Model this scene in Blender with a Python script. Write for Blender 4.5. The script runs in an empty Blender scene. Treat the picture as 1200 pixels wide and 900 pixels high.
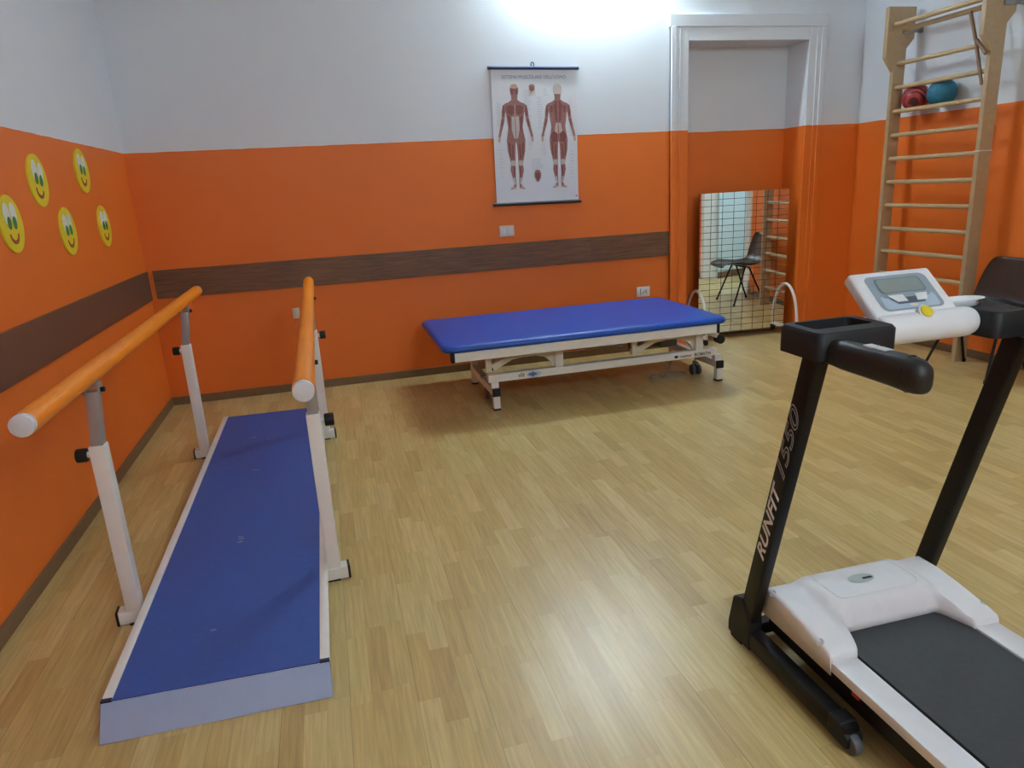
import bpy, bmesh, math, random
from mathutils import Vector, Matrix
random.seed(7)
PI = math.pi
scene = bpy.context.scene
COL = scene.collection

# ------------------------------------------------------------------ materials
def nt(m):
    m.use_nodes = True
    return m.node_tree.nodes, m.node_tree.links

def mat(name, col, rough=0.5, metal=0.0, var=0.06, scale=18.0, bump=0.0, bscale=120.0, coat=0.0, spec=0.5):
    m = bpy.data.materials.new(name)
    n, l = nt(m)
    b = n['Principled BSDF']
    b.inputs['Roughness'].default_value = rough
    b.inputs['Metallic'].default_value = metal
    b.inputs['Coat Weight'].default_value = coat
    b.inputs['Specular IOR Level'].default_value = spec
    tc = n.new('ShaderNodeTexCoord')
    no = n.new('ShaderNodeTexNoise'); no.inputs['Scale'].default_value = scale; no.inputs['Detail'].default_value = 4
    l.new(tc.outputs['Object'], no.inputs['Vector'])
    mx = n.new('ShaderNodeMix'); mx.data_type = 'RGBA'
    mx.inputs[6].default_value = (*[c * (1 - var) for c in col], 1)
    mx.inputs[7].default_value = (*[min(1, c * (1 + var)) for c in col], 1)
    l.new(no.outputs['Fac'], mx.inputs[0]); l.new(mx.outputs[2], b.inputs['Base Color'])
    if bump:
        n2 = n.new('ShaderNodeTexNoise'); n2.inputs['Scale'].default_value = bscale; n2.inputs['Detail'].default_value = 3
        l.new(tc.outputs['Object'], n2.inputs['Vector'])
        bp = n.new('ShaderNodeBump'); bp.inputs['Strength'].default_value = bump; bp.inputs['Distance'].default_value = 0.002
        l.new(n2.outputs['Fac'], bp.inputs['Height']); l.new(bp.outputs['Normal'], b.inputs['Normal'])
    return m

def emit(name, col, s):
    m = bpy.data.materials.new(name)
    n, l = nt(m)
    b = n['Principled BSDF']
    b.inputs['Base Color'].default_value = (*col, 1)
    b.inputs['Emission Color'].default_value = (*col, 1)
    b.inputs['Emission Strength'].default_value = s
    return m

ORANGE = (0.82, 0.175, 0.016)
WHITEP = (0.76, 0.79, 0.85)
PAINT_Z = 1.778

def wall_paint():
    m = bpy.data.materials.new('two_tone_wall_paint')
    n, l = nt(m); b = n['Principled BSDF']
    b.inputs['Roughness'].default_value = 0.55
    g = n.new('ShaderNodeNewGeometry'); s = n.new('ShaderNodeSeparateXYZ')
    l.new(g.outputs['Position'], s.inputs[0])
    no = n.new('ShaderNodeTexNoise'); no.inputs['Scale'].default_value = 9; no.inputs['Detail'].default_value = 3
    l.new(g.outputs['Position'], no.inputs['Vector'])
    ma = n.new('ShaderNodeMath'); ma.operation = 'MULTIPLY_ADD'; ma.inputs[1].default_value = 0.008
    l.new(no.outputs['Fac'], ma.inputs[0]); l.new(s.outputs['Z'], ma.inputs[2])
    gt = n.new('ShaderNodeMath'); gt.operation = 'GREATER_THAN'; gt.inputs[1].default_value = PAINT_Z + 0.004
    l.new(ma.outputs[0], gt.inputs[0])
    n2 = n.new('ShaderNodeTexNoise'); n2.inputs['Scale'].default_value = 2.2; n2.inputs['Detail'].default_value = 5
    l.new(g.outputs['Position'], n2.inputs['Vector'])
    def pair(c, v):
        mx = n.new('ShaderNodeMix'); mx.data_type = 'RGBA'
        mx.inputs[6].default_value = (*[x * (1 - v) for x in c], 1); mx.inputs[7].default_value = (*[min(1, x * (1 + v)) for x in c], 1)
        l.new(n2.outputs['Fac'], mx.inputs[0]); return mx
    o = pair(ORANGE, 0.06); w = pair(WHITEP, 0.03)
    mx = n.new('ShaderNodeMix'); mx.data_type = 'RGBA'
    l.new(gt.outputs[0], mx.inputs[0]); l.new(o.outputs[2], mx.inputs[6]); l.new(w.outputs[2], mx.inputs[7])
    l.new(mx.outputs[2], b.inputs['Base Color'])
    n3 = n.new('ShaderNodeTexNoise'); n3.inputs['Scale'].default_value = 60; n3.inputs['Detail'].default_value = 4
    l.new(g.outputs['Position'], n3.inputs['Vector'])
    bp = n.new('ShaderNodeBump'); bp.inputs['Strength'].default_value = 0.25; bp.inputs['Distance'].default_value = 0.002
    l.new(n3.outputs['Fac'], bp.inputs['Height']); l.new(bp.outputs['Normal'], b.inputs['Normal'])
    return m

def strip_wood(name, cols, w, L, axis='Y', rough=0.32, grain=1.0, seam=3, coat=0.0):
    """staves of width w and length L running along an axis, each with a tone of its own"""
    m = bpy.data.materials.new(name)
    n, l = nt(m); b = n['Principled BSDF']
    b.inputs['Roughness'].default_value = rough
    b.inputs['Coat Weight'].default_value = coat
    g = n.new('ShaderNodeNewGeometry'); s = n.new('ShaderNodeSeparateXYZ'); l.new(g.outputs['Position'], s.inputs[0])
    def M(op, a, bb=None, c=None):
        q = n.new('ShaderNodeMath'); q.operation = op
        for i, v in enumerate((a, bb, c)):
            if v is None: continue
            if isinstance(v, (int, float)): q.inputs[i].default_value = v
            else: l.new(v, q.inputs[i])
        return q.outputs[0]
    along = s.outputs[axis]
    across = s.outputs['X'] if axis == 'Y' else s.outputs['Z']
    r = M('DIVIDE', across, w); row = M('FLOOR', r)
    wn = n.new('ShaderNodeTexWhiteNoise'); wn.noise_dimensions = '1D'; l.new(row, wn.inputs['W'])
    a = M('ADD', M('DIVIDE', along, L), M('MULTIPLY', wn.outputs['Value'], 7.3)); col = M('FLOOR', a)
    cb = n.new('ShaderNodeCombineXYZ'); l.new(row, cb.inputs[0]); l.new(col, cb.inputs[1])
    w2 = n.new('ShaderNodeTexWhiteNoise'); w2.noise_dimensions = '3D'; l.new(cb.outputs[0], w2.inputs['Vector'])
    rp = n.new('ShaderNodeValToRGB')
    rp.color_ramp.elements[0].color = (*cols[0], 1); rp.color_ramp.elements[1].color = (*cols[-1], 1)
    for i, c in enumerate(cols[1:-1]):
        e = rp.color_ramp.elements.new((i + 1) / (len(cols) - 1)); e.color = (*c, 1)
    l.new(w2.outputs['Value'], rp.inputs[0])
    # grain, stretched along the staves and shifted from stave to stave
    gv = n.new('ShaderNodeCombineXYZ')
    l.new(M('MULTIPLY', across, 60.0), gv.inputs[0]); l.new(M('MULTIPLY', along, 3.0), gv.inputs[1]); l.new(M('MULTIPLY', w2.outputs['Value'], 40.0), gv.inputs[2])
    gn = n.new('ShaderNodeTexNoise'); gn.inputs['Scale'].default_value = 1.6; gn.inputs['Detail'].default_value = 5; gn.inputs['Distortion'].default_value = 0.6
    l.new(gv.outputs[0], gn.inputs['Vector'])
    gr = n.new('ShaderNodeMapRange'); gr.inputs[1].default_value = 0.3; gr.inputs[2].default_value = 0.7
    gr.inputs[3].default_value = 1 - 0.22 * grain; gr.inputs[4].default_value = 1 + 0.12 * grain
    l.new(gn.outputs['Fac'], gr.inputs[0])
    # joints: thin between staves, darker between boards
    fr = M('FRACT', r); e1 = M('LESS_THAN', M('MINIMUM', fr, M('SUBTRACT', 1.0, fr)), 0.012)
    fa = M('FRACT', a); e2 = M('LESS_THAN', fa, 0.004)
    fb = M('FRACT', M('DIVIDE', r, float(seam))); e3 = M('LESS_THAN', fb, 0.010)
    jt = M('MAXIMUM', M('MULTIPLY', M('MAXIMUM', e1, e2), 0.10), M('MULTIPLY', e3, 0.35))
    f = M('MULTIPLY', gr.outputs[0], M('SUBTRACT', 1.0, jt))
    mx = n.new('ShaderNodeVectorMath'); mx.operation = 'SCALE'
    l.new(rp.outputs['Color'], mx.inputs[0]); l.new(f, mx.inputs['Scale'])
    l.new(mx.outputs[0], b.inputs['Base Color'])
    rr = M('MULTIPLY_ADD', gn.outputs['Fac'], 0.08, rough - 0.04); l.new(rr, b.inputs['Roughness'])
    return m

def mirror_mat():
    m = bpy.data.materials.new('gridded_mirror_glass')
    n, l = nt(m); b = n['Principled BSDF']
    b.inputs['Metallic'].default_value = 1.0; b.inputs['Roughness'].default_value = 0.0
    g = n.new('ShaderNodeTexCoord'); s = n.new('ShaderNodeSeparateXYZ'); l.new(g.outputs['Object'], s.inputs[0])
    def line(sock, off, step, wd):
        a = n.new('ShaderNodeMath'); a.operation = 'SUBTRACT'; l.new(sock, a.inputs[0]); a.inputs[1].default_value = off
        d = n.new('ShaderNodeMath'); d.operation = 'DIVIDE'; l.new(a.outputs[0], d.inputs[0]); d.inputs[1].default_value = step
        f = n.new('ShaderNodeMath'); f.operation = 'FRACT'; l.new(d.outputs[0], f.inputs[0])
        t = n.new('ShaderNodeMath'); t.operation = 'LESS_THAN'; l.new(f.outputs[0], t.inputs[0]); t.inputs[1].default_value = wd / step
        return t.outputs[0]
    mx = n.new('ShaderNodeMath'); mx.operation = 'MAXIMUM'
    l.new(line(s.outputs['X'], -0.413, 0.104, 0.0042), mx.inputs[0]); l.new(line(s.outputs['Z'], 0.06, 0.055, 0.0036), mx.inputs[1])
    c = n.new('ShaderNodeMix'); c.data_type = 'RGBA'
    c.inputs[6].default_value = (0.86, 0.88, 0.87, 1); c.inputs[7].default_value = (0.05, 0.05, 0.06, 1)
    l.new(mx.outputs[0], c.inputs[0]); l.new(c.outputs[2], b.inputs['Base Color'])
    r = n.new('ShaderNodeMath'); r.operation = 'MULTIPLY'; r.inputs[1].default_value = 0.5
    l.new(mx.outputs[0], r.inputs[0]); l.new(r.outputs[0], b.inputs['Roughness'])
    return m

def ball_mat(name, c0, c1, kind):
    m = bpy.data.materials.new(name)
    n, l = nt(m); b = n['Principled BSDF']; b.inputs['Roughness'].default_value = 0.55
    tc = n.new('ShaderNodeTexCoord')
    if kind == 'bands':
        t = n.new('ShaderNodeTexWave'); t.inputs['Scale'].default_value = 5.5; t.inputs['Distortion'].default_value = 2.2
        t.inputs['Detail'].default_value = 1.0; t.inputs['Detail Scale'].default_value = 1.2; t.bands_direction = 'DIAGONAL'
        t.inputs['Scale'].default_value = 15
        fac = t.outputs['Fac']
    else:
        t = n.new('ShaderNodeTexVoronoi'); t.inputs['Scale'].default_value = 60; fac = t.outputs['Distance']
    l.new(tc.outputs['Object'], t.inputs['Vector'])
    r = n.new('ShaderNodeValToRGB')
    r.color_ramp.elements[0].position = 0.22; r.color_ramp.elements[0].color = (*c0, 1)
    r.color_ramp.elements[1].position = 0.34; r.color_ramp.elements[1].color = (*c1, 1)
    l.new(fac, r.inputs[0]); l.new(r.outputs['Color'], b.inputs['Base Color'])
    bp = n.new('ShaderNodeBump'); bp.inputs['Strength'].default_value = 0.4; bp.inputs['Distance'].default_value = 0.003
    l.new(fac, bp.inputs['Height']); l.new(bp.outputs['Normal'], b.inputs['Normal'])
    return m

M = {}
M['wall'] = wall_paint()
M['hall'] = mat('hall_white_paint', (0.68, 0.77, 0.80), 0.6)
M['ceil'] = mat('ceiling_white_paint', (0.80, 0.80, 0.80), 0.7)
M['floor'] = strip_wood('laminate_floor', [(0.51, 0.345, 0.13), (0.60, 0.44, 0.175), (0.55, 0.385, 0.145), (0.65, 0.49, 0.215), (0.61, 0.46, 0.19)], 0.064, 0.33, 'Y', 0.31, 0.9, 3)
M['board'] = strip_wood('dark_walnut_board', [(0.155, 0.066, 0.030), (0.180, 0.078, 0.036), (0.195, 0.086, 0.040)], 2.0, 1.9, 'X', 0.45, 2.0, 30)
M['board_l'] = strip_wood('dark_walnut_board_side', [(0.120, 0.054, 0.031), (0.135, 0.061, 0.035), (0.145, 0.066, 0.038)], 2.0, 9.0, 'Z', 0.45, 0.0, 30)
M['base'] = mat('brown_skirting', (0.20, 0.115, 0.055), 0.5, var=0.2, scale=30)
M['wmetal'] = mat('white_powder_coat', (0.80, 0.775, 0.74), 0.42)
M['cream'] = mat('cream_powder_coat', (0.76, 0.69, 0.58), 0.42)
M['chrome'] = mat('brushed_steel', (0.40, 0.41, 0.43), 0.42, 0.55)
M['steel'] = mat('dull_steel', (0.42, 0.43, 0.44), 0.4, 0.9)
M['rail'] = mat('orange_handrail_foam', (0.95, 0.28, 0.012), 0.38, spec=0.4)
M['capgrey'] = mat('pale_grey_plastic', (0.62, 0.63, 0.68), 0.5)
M['black'] = mat('black_plastic', (0.010, 0.010, 0.011), 0.5, var=0.2, spec=.3)
M['blackm'] = mat('black_painted_steel', (0.0075, 0.007, 0.0075), 0.42, var=0.2, spec=.25)
M['grip'] = mat('black_grip_rubber', (0.008, 0.0075, 0.008), 0.5, var=0.2, bump=0.2)
M['mat'] = mat('blue_rubber_mat', (0.038, 0.092, 0.36), 0.55, var=0.15, scale=40, bump=0.3, bscale=300)
M['ramp'] = mat('grey_blue_ramp_rubber', (0.33, 0.40, 0.60), 0.5)
M['navy'] = mat('dark_navy_plastic', (0.012, 0.016, 0.06), 0.5)
M['vinyl'] = mat('blue_vinyl_upholstery', (0.004, 0.066, 0.40), 0.42, var=0.04, bump=0.15, bscale=400)
M['scuff'] = mat('worn_pale_scuff', (0.25, 0.25, 0.42), 0.6)
M['tmwhite'] = mat('white_abs_plastic', (0.80, 0.80, 0.83), 0.35)
M['belt'] = mat('dark_running_belt', (0.040, 0.043, 0.048), 0.62, var=0.25, scale=60, bump=0.5, bscale=500)
M['red'] = mat('red_plastic', (0.55, 0.03, 0.02), 0.4)
M['screen'] = mat('grey_display_panel', (0.30, 0.36, 0.42), 0.25)
M['screen2'] = mat('pale_blue_display_border', (0.42, 0.52, 0.64), 0.3)
M['lcd'] = mat('green_grey_lcd', (0.26, 0.31, 0.30), 0.2)
M['lcdline'] = mat('dark_grey_print', (0.10, 0.13, 0.17), 0.4)
M['button'] = mat('white_button_pad', (0.74, 0.76, 0.76), 0.4)
M['yellow'] = mat('yellow_plastic', (0.80, 0.62, 0.01), 0.4)
M['silver'] = mat('silver_sensor', (0.55, 0.57, 0.60), 0.4, 0.3)
M['text'] = mat('white_lettering', (0.84, 0.84, 0.86), 0.5)
M['texto'] = mat('grey_outline_lettering', (0.33, 0.31, 0.31), 0.5)
M['navytext'] = mat('navy_lettering', (0.015, 0.02, 0.06), 0.5)
M['beech'] = mat('beech_wood', (0.47, 0.325, 0.185), 0.45, var=0.14, scale=26)
M['beechd'] = mat('beech_wood_rung', (0.52, 0.37, 0.205), 0.42, var=0.12, scale=26)
M['stick'] = mat('brown_stick_wood', (0.27, 0.15, 0.085), 0.5, var=0.2)
M['shell'] = mat('dark_brown_polypropylene', (0.040, 0.022, 0.016), 0.33, var=0.1)
M['mirror'] = mirror_mat()
M['mback'] = mat('mirror_backing', (0.10, 0.09, 0.08), 0.6)
M['redball'] = ball_mat('red_banded_rubber', (0.07, 0.012, 0.015), (0.42, 0.035, 0.035), 'bands')
M['tealball'] = ball_mat('teal_rubber', (0.008, 0.10, 0.17), (0.012, 0.15, 0.235), 'dots')
M['paper'] = mat('white_chart_paper', (0.74, 0.75, 0.80), 0.5, var=0.02)
M['rod'] = mat('dark_blue_hanging_rod', (0.02, 0.035, 0.12), 0.4)
M['rodd'] = mat('dark_hanging_rod', (0.025, 0.022, 0.03), 0.4)
M['muscle'] = mat('print_muscle_red', (0.35, 0.155, 0.14), 0.6, var=0.4, scale=90)
M['muscled'] = mat('print_muscle_dark', (0.23, 0.075, 0.07), 0.6, var=0.3, scale=90)
M['tendon'] = mat('print_tendon_pale', (0.56, 0.49, 0.47), 0.6, var=0.12, scale=60)
M['skin'] = mat('print_skin_tone', (0.56, 0.38, 0.30), 0.6, var=0.1)
M['print'] = mat('print_grey_caption', (0.50, 0.52, 0.60), 0.6)
M['printt'] = mat('print_blue_title', (0.22, 0.25, 0.40), 0.6)
M['smile_y'] = mat('yellow_card', (0.80, 0.64, 0.02), 0.55)
M['smile_w'] = mat('white_card', (0.80, 0.80, 0.78), 0.55)
M['smile_g'] = mat('green_card', (0.03, 0.24, 0.06), 0.55)
M['smile_r'] = mat('red_brown_card', (0.36, 0.08, 0.02), 0.55)
M['switch'] = mat('ivory_switch_plastic', (0.70, 0.66, 0.57), 0.4)
M['switchw'] = mat('white_socket_plastic', (0.76, 0.74, 0.72), 0.4)
M['socketd'] = mat('dark_socket_recess', (0.05, 0.045, 0.045), 0.5)
M['caster'] = mat('grey_caster_rubber', (0.10, 0.10, 0.11), 0.5)
M['clear'] = mat('pale_grey_wheel', (0.50, 0.51, 0.52), 0.3)
M['cable'] = mat('grey_cable', (0.28, 0.27, 0.26), 0.5)
M['logo_b'] = mat('blue_sticker', (0.05, 0.14, 0.42), 0.4)
M['logo_l'] = mat('pale_blue_sticker', (0.45, 0.55, 0.70), 0.4)
M['logo_g'] = mat('olive_sticker', (0.32, 0.32, 0.20), 0.5)
M['oval'] = mat('grey_green_badge', (0.46, 0.52, 0.50), 0.3)
M['lamp'] = emit('fluorescent_tube', (0.88, 0.95, 1.0), 1.0)
M['housing'] = mat('white_lamp_housing', (0.8, 0.8, 0.8), 0.5)

# ------------------------------------------------------------------ mesh helpers
ORG = {}
def wloc(o):
    return ORG.get(o.name, Vector((0, 0, 0))) if o else Vector((0, 0, 0))

class MB:
    def __init__(s): s.bm = bmesh.new(); s.mi = 0
    def face(s, pts, mi=None):
        vs = [s.bm.verts.new(p) for p in pts]
        f = s.bm.faces.new(vs); f.material_index = s.mi if mi is None else mi
        return f
    def box(s, a, b, bev=0.0, seg=2, mi=None):
        x0, y0, z0 = [min(a[i], b[i]) for i in range(3)]; x1, y1, z1 = [max(a[i], b[i]) for i in range(3)]
        P = [(x0, y0, z0), (x1, y0, z0), (x1, y1, z0), (x0, y1, z0), (x0, y0, z1), (x1, y0, z1), (x1, y1, z1), (x0, y1, z1)]
        return s.hexa(P, bev, seg, mi)
    def hexa(s, P, bev=0.0, seg=2, mi=None):
        vs = [s.bm.verts.new(p) for p in P]
        fs = []
        for q in ((0, 3, 2, 1), (4, 5, 6, 7), (0, 1, 5, 4), (1, 2, 6, 5), (2, 3, 7, 6), (3, 0, 4, 7)):
            f = s.bm.faces.new([vs[i] for i in q]); f.material_index = s.mi if mi is None else mi; fs.append(f)
        bmesh.ops.recalc_face_normals(s.bm, faces=fs)
        if bev:
            ed = list({e for f in fs for e in f.edges})
            bmesh.ops.bevel(s.bm, geom=ed, offset=bev, segments=seg, profile=0.5, affect='EDGES')
        return s
    def bar(s, p, q, w, h, up=(0, 0, 1), bev=0.0, mi=None):
        """box from p to q, w across, h along 'up'"""
        p = Vector(p); q = Vector(q); d = (q - p).normalized(); up = Vector(up)
        sd = d.cross(up).normalized(); up = sd.cross(d).normalized()
        P = []
        for c in (p, q):
            pass
        a = [p - sd * w / 2 - up * h / 2, p + sd * w / 2 - up * h / 2, q + sd * w / 2 - up * h / 2, q - sd * w / 2 - up * h / 2]
        b = [v + up * h for v in a]
        return s.hexa(a + b, bev, 2, mi)
    def tube(s, pts, r, n=14, cap=True, closed=False, mi=None, flat=None):
        pts = [Vector(p) for p in pts]; N = len(pts); rings = []
        t0 = (pts[1] - pts[0]).normalized()
        u = t0.orthogonal().normalized()
        if flat is not None: u = (Vector(flat) - t0 * t0.dot(Vector(flat))).normalized()
        for i, p in enumerate(pts):
            if closed: t = (pts[(i + 1) % N] - pts[i - 1]).normalized()
            elif i == 0: t = t0
            elif i == N - 1: t = (pts[-1] - pts[-2]).normalized()
            else: t = ((pts[i + 1] - p).normalized() + (p - pts[i - 1]).normalized()).normalized()
            u = (u - t * u.dot(t)).normalized(); v = t.cross(u)
            rr = r[i] if isinstance(r, (list, tuple)) else r
            rings.append([s.bm.verts.new(p + (u * math.cos(2 * PI * k / n) + v * math.sin(2 * PI * k / n)) * rr) for k in range(n)])
        m = s.mi if mi is None else mi
        for i in range(N if closed else N - 1):
            A = rings[i]; B = rings[(i + 1) % N]
            for k in range(n):
                f = s.bm.faces.new([A[k], A[(k + 1) % n], B[(k + 1) % n], B[k]]); f.material_index = m
        if cap and not closed:
            s.bm.faces.new(rings[0][::-1]).material_index = m; s.bm.faces.new(rings[-1]).material_index = m
        return s
    def cyl(s, p, q, r, n=20, mi=None, bev=0.0):
        p = Vector(p); q = Vector(q); d = (q - p)
        if bev:
            dn = d.normalized()
            return s.tube([p, p + dn * bev * .3, p + dn * bev, q - dn * bev, q - dn * bev * .3, q], [r - bev, r - bev * .3, r, r, r - bev * .3, r - bev], n, True, False, mi)
        return s.tube([p, q], r, n, True, False, mi)
    def prism(s, pts, vec, mi=None):
        """extrude a planar polygon along vec"""
        vec = Vector(vec); m = s.mi if mi is None else mi
        a = [s.bm.verts.new(p) for p in pts]; b = [s.bm.verts.new(Vector(p) + vec) for p in pts]
        fs = [s.bm.faces.new(a), s.bm.faces.new(b[::-1])]
        for i in range(len(a)):
            j = (i + 1) % len(a); fs.append(s.bm.faces.new([a[j], a[i], b[i], b[j]]))
        for f in fs: f.material_index = m
        bmesh.ops.recalc_face_normals(s.bm, faces=fs)
        return s
    def grid(s, rows, mi=None, closeu=False, caps=False):
        m = s.mi if mi is None else mi
        V = [[s.bm.verts.new(p) for p in r] for r in rows]
        fs = []
        for i in range(len(V) - 1):
            n = len(V[i])
            for j in range(n if closeu else n - 1):
                k = (j + 1) % n
                fs.append(s.bm.faces.new([V[i][j], V[i][k], V[i + 1][k], V[i + 1][j]]))
        if caps: fs.append(s.bm.faces.new(V[0][::-1])); fs.append(s.bm.faces.new(V[-1]))
        for f in fs: f.material_index = m
        bmesh.ops.recalc_face_normals(s.bm, faces=fs)
        return s
    def ball(s, c, r, seg=32, ring=20, sc=(1, 1, 1), mi=None):
        mt = Matrix.Translation(c) @ Matrix.Diagonal((*[r * x for x in sc], 1))
        res = bmesh.ops.create_uvsphere(s.bm, u_segments=seg, v_segments=ring, radius=1, matrix=mt)
        return s
    def build(s, name, mats, parent=None, smooth=True, bevel=0.0, angle=38, origin=None):
        if not isinstance(mats, (list, tuple)): mats = [mats]
        off = origin if origin is not None else wloc(parent)
        off = Vector(off)
        if parent is None and origin is None:      # top-level mesh: origin at the middle of its base
            xs = [v.co for v in s.bm.verts]
            off = Vector(((min(v.x for v in xs) + max(v.x for v in xs)) / 2, (min(v.y for v in xs) + max(v.y for v in xs)) / 2, min(v.z for v in xs)))
        for v in s.bm.verts: v.co -= off
        me = bpy.data.meshes.new(name); s.bm.normal_update(); s.bm.to_mesh(me); s.bm.free()
        for q in mats: me.materials.append(q)
        if smooth and len(me.polygons):
            me.polygons.foreach_set('use_smooth', [True] * len(me.polygons))
            me.set_sharp_from_angle(angle=math.radians(angle))
        o = bpy.data.objects.new(name, me); COL.objects.link(o)
        if parent is None: o.location = off
        else: o.parent = parent; o.location = off - wloc(parent)
        ORG[o.name] = off
        if bevel:
            b = o.modifiers.new('bevel', 'BEVEL'); b.width = bevel; b.segments = 2; b.limit_method = 'ANGLE'; b.angle_limit = math.radians(40)
        return o

def each(b, name, mats, parent, **kw):
    """link every loose piece of the builder as a part of its own"""
    out = []; bm = b.bm; bm.verts.index_update(); seen = set()
    for v0 in list(bm.verts):
        if v0 in seen: continue
        st = [v0]; isl = {v0}
        while st:
            v = st.pop()
            for e in v.link_edges:
                o = e.other_vert(v)
                if o not in isl: isl.add(o); st.append(o)
        seen |= isl
        n = MB(); mp = {v: n.bm.verts.new(v.co) for v in isl}
        for f in {f for v in isl for f in v.link_faces}:
            g = n.bm.faces.new([mp[v] for v in f.verts]); g.material_index = f.material_index
        out.append(n.build(name, mats, parent, **kw))
    bm.free(); return out

def thing(name, label, cat, loc, group=None):
    o = bpy.data.objects.new(name, None); COL.objects.link(o); o.empty_display_size = 0.05
    o.location = loc; ORG[o.name] = Vector(loc)
    o['label'] = label; o['category'] = cat
    if group: o['group'] = group
    return o
def tag(o, label, cat, group=None):
    o['label'] = label; o['category'] = cat
    if group: o['group'] = group
    return o
def structure(o):
    o['kind'] = 'structure'; return o

def text(name, body, size, origin, u, v, m, parent, outline=0.0, shear=0.0, extr=0.0004, bold=0.0, align='LEFT', sx=1.0):
    """lettering laid flat in the plane of u (reading direction) and v (letter height)"""
    c = bpy.data.curves.new(name, 'FONT'); c.body = body; c.size = size; c.shear = shear; c.align_x = align
    if outline: c.fill_mode = 'NONE'; c.bevel_depth = outline; c.bevel_resolution = 0
    else: c.extrude = extr; c.offset = bold
    t = bpy.data.objects.new(name + '_tmp', c); COL.objects.link(t)
    dg = bpy.context.evaluated_depsgraph_get(); dg.update()
    me = bpy.data.meshes.new_from_object(t.evaluated_get(dg))
    bpy.data.objects.remove(t); bpy.data.curves.remove(c)
    u = Vector(u).normalized(); v = Vector(v).normalized(); w = u.cross(v); og = Vector(origin) - wloc(parent)
    for q in me.vertices:
        p = q.co; q.co = og + u * p.x * sx + v * p.y + w * p.z
    me.name = name; me.materials.clear(); me.materials.append(m)
    o = bpy.data.objects.new(name, me); COL.objects.link(o); o.parent = parent; ORG[o.name] = wloc(parent)
    return o

# ------------------------------------------------------------------ the room
XR = 5.805; CZ = 3.55; YF = -7.6
AX0, AX1, AZ, AD = 4.176, 5.264, 2.44, 0.26       # the walled-up doorway in the back wall
DY0, DY1, DZ = -3.71, -2.29, 2.25                 # the doorway in the right wall
HX = 7.05

b = MB(); b.box((-0.2, YF - .2, -0.1), (HX + .2, 0.5, 0.0)); structure(b.build('floor', M['floor'], origin=(0, 0, 0), smooth=False))
b = MB(); b.box((-0.2, YF - .2, CZ), (HX + .2, 0.5, CZ + .1)); structure(b.build('ceiling', M['ceil'], origin=(0, 0, 0), smooth=False))
b = MB(); b.box((-0.2, YF, 0), (0, 0.0, CZ)); structure(b.build('wall_left', M['wall'], origin=(0, 0, 0), smooth=False))
b = MB()
b.box((-0.2, 0, 0), (AX0, .4, CZ)); b.box((AX1, 0, 0), (XR, .4, CZ)); b.box((AX0, 0, AZ), (AX1, .4, CZ)); b.box((AX0, AD, 0), (AX1, .4, AZ))
structure(b.build('wall_back', M['wall'], origin=(0, 0, 0), smooth=False))
b = MB()
b.box((XR, DY1, 0), (XR + .16, .4, CZ)); b.box((XR, YF, 0), (XR + .16, DY0, CZ)); b.box((XR, DY0, DZ), (XR + .16, DY1, CZ))
structure(b.build('wall_right', M['wall'], origin=(0, 0, 0), smooth=False))
b = MB(); b.box((-0.2, YF - .2, 0), (HX, YF, CZ)); structure(b.build('wall_front', M['wall'], origin=(0, 0, 0), smooth=False))
b = MB(); b.box((HX, YF, 0), (HX + .15, .4, CZ)); b.box((XR + .16, .2, 0), (HX, .4, CZ))
HA, HB = Vector((XR + .17, -3.64, 0)), Vector((HX, -4.25, 0))          # slanting end wall of the hall
b.hexa([HA, HA + Vector((0, -.15, 0)), HB + Vector((0, -.15, 0)), HB, HA + Vector((0, 0, CZ)), HA + Vector((0, -.15, CZ)), HB + Vector((0, -.15, CZ)), HB + Vector((0, 0, CZ))])
structure(b.build('wall_hall', M['hall'], origin=(0, 0, 0), smooth=False))

# skirting boards
def skirt(name, runs, h=0.06, t=0.014):
    b = MB()
    for x0, y0, x1, y1 in runs: b.box((x0, y0, 0), (x1, y1, h))
    structure(b.build(name, M['base'], origin=(0, 0, 0), bevel=0.003))
t = 0.014
skirt('baseboard_left', [(0, YF, t, 0)])
skirt('baseboard_back', [(t, -t, 4.02, 0), (AX0, AD - t, AX1, AD), (5.42, -t, XR, 0)])
skirt('baseboard_right', [(XR - t, DY1 + .12, XR, -t), (XR - t, YF, XR, DY0 - .1)])
b = MB(); hd_ = (HB - HA).normalized(); b.bar(HA + Vector((.005, .006, .045)), HB + Vector((0, .006, .045)), .014, .09); b.box((HX - t, -4.2, 0), (HX, .2, .09))
structure(b.build('baseboard_hall', M['base'], origin=(0, 0, 0)))

# moulded casing round the walled-up doorway (painted with the wall) and round the right-hand doorway
def casing(name, path_in, path_out, axis, wall, mats):
    pass
b = MB()
W = 0.155
for x0, x1, xo in ((AX0 - W, AX0, AX0 - W), (AX1, AX1 + W, AX1 + W)):
    b.box((x0, -0.022, 0), (x1, 0, AZ + 0.10))
    s = 1 if xo > AX0 + .5 else -1
    b.box((xo - s * .045, -0.034, 0), (xo, 0, AZ + 0.10))
    b.box((xo - s * .085, -0.028, 0), (xo - s * .075, 0, AZ + 0.10))
b.box((AX0, -0.022, AZ), (AX1, 0, AZ + 0.10))
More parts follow.
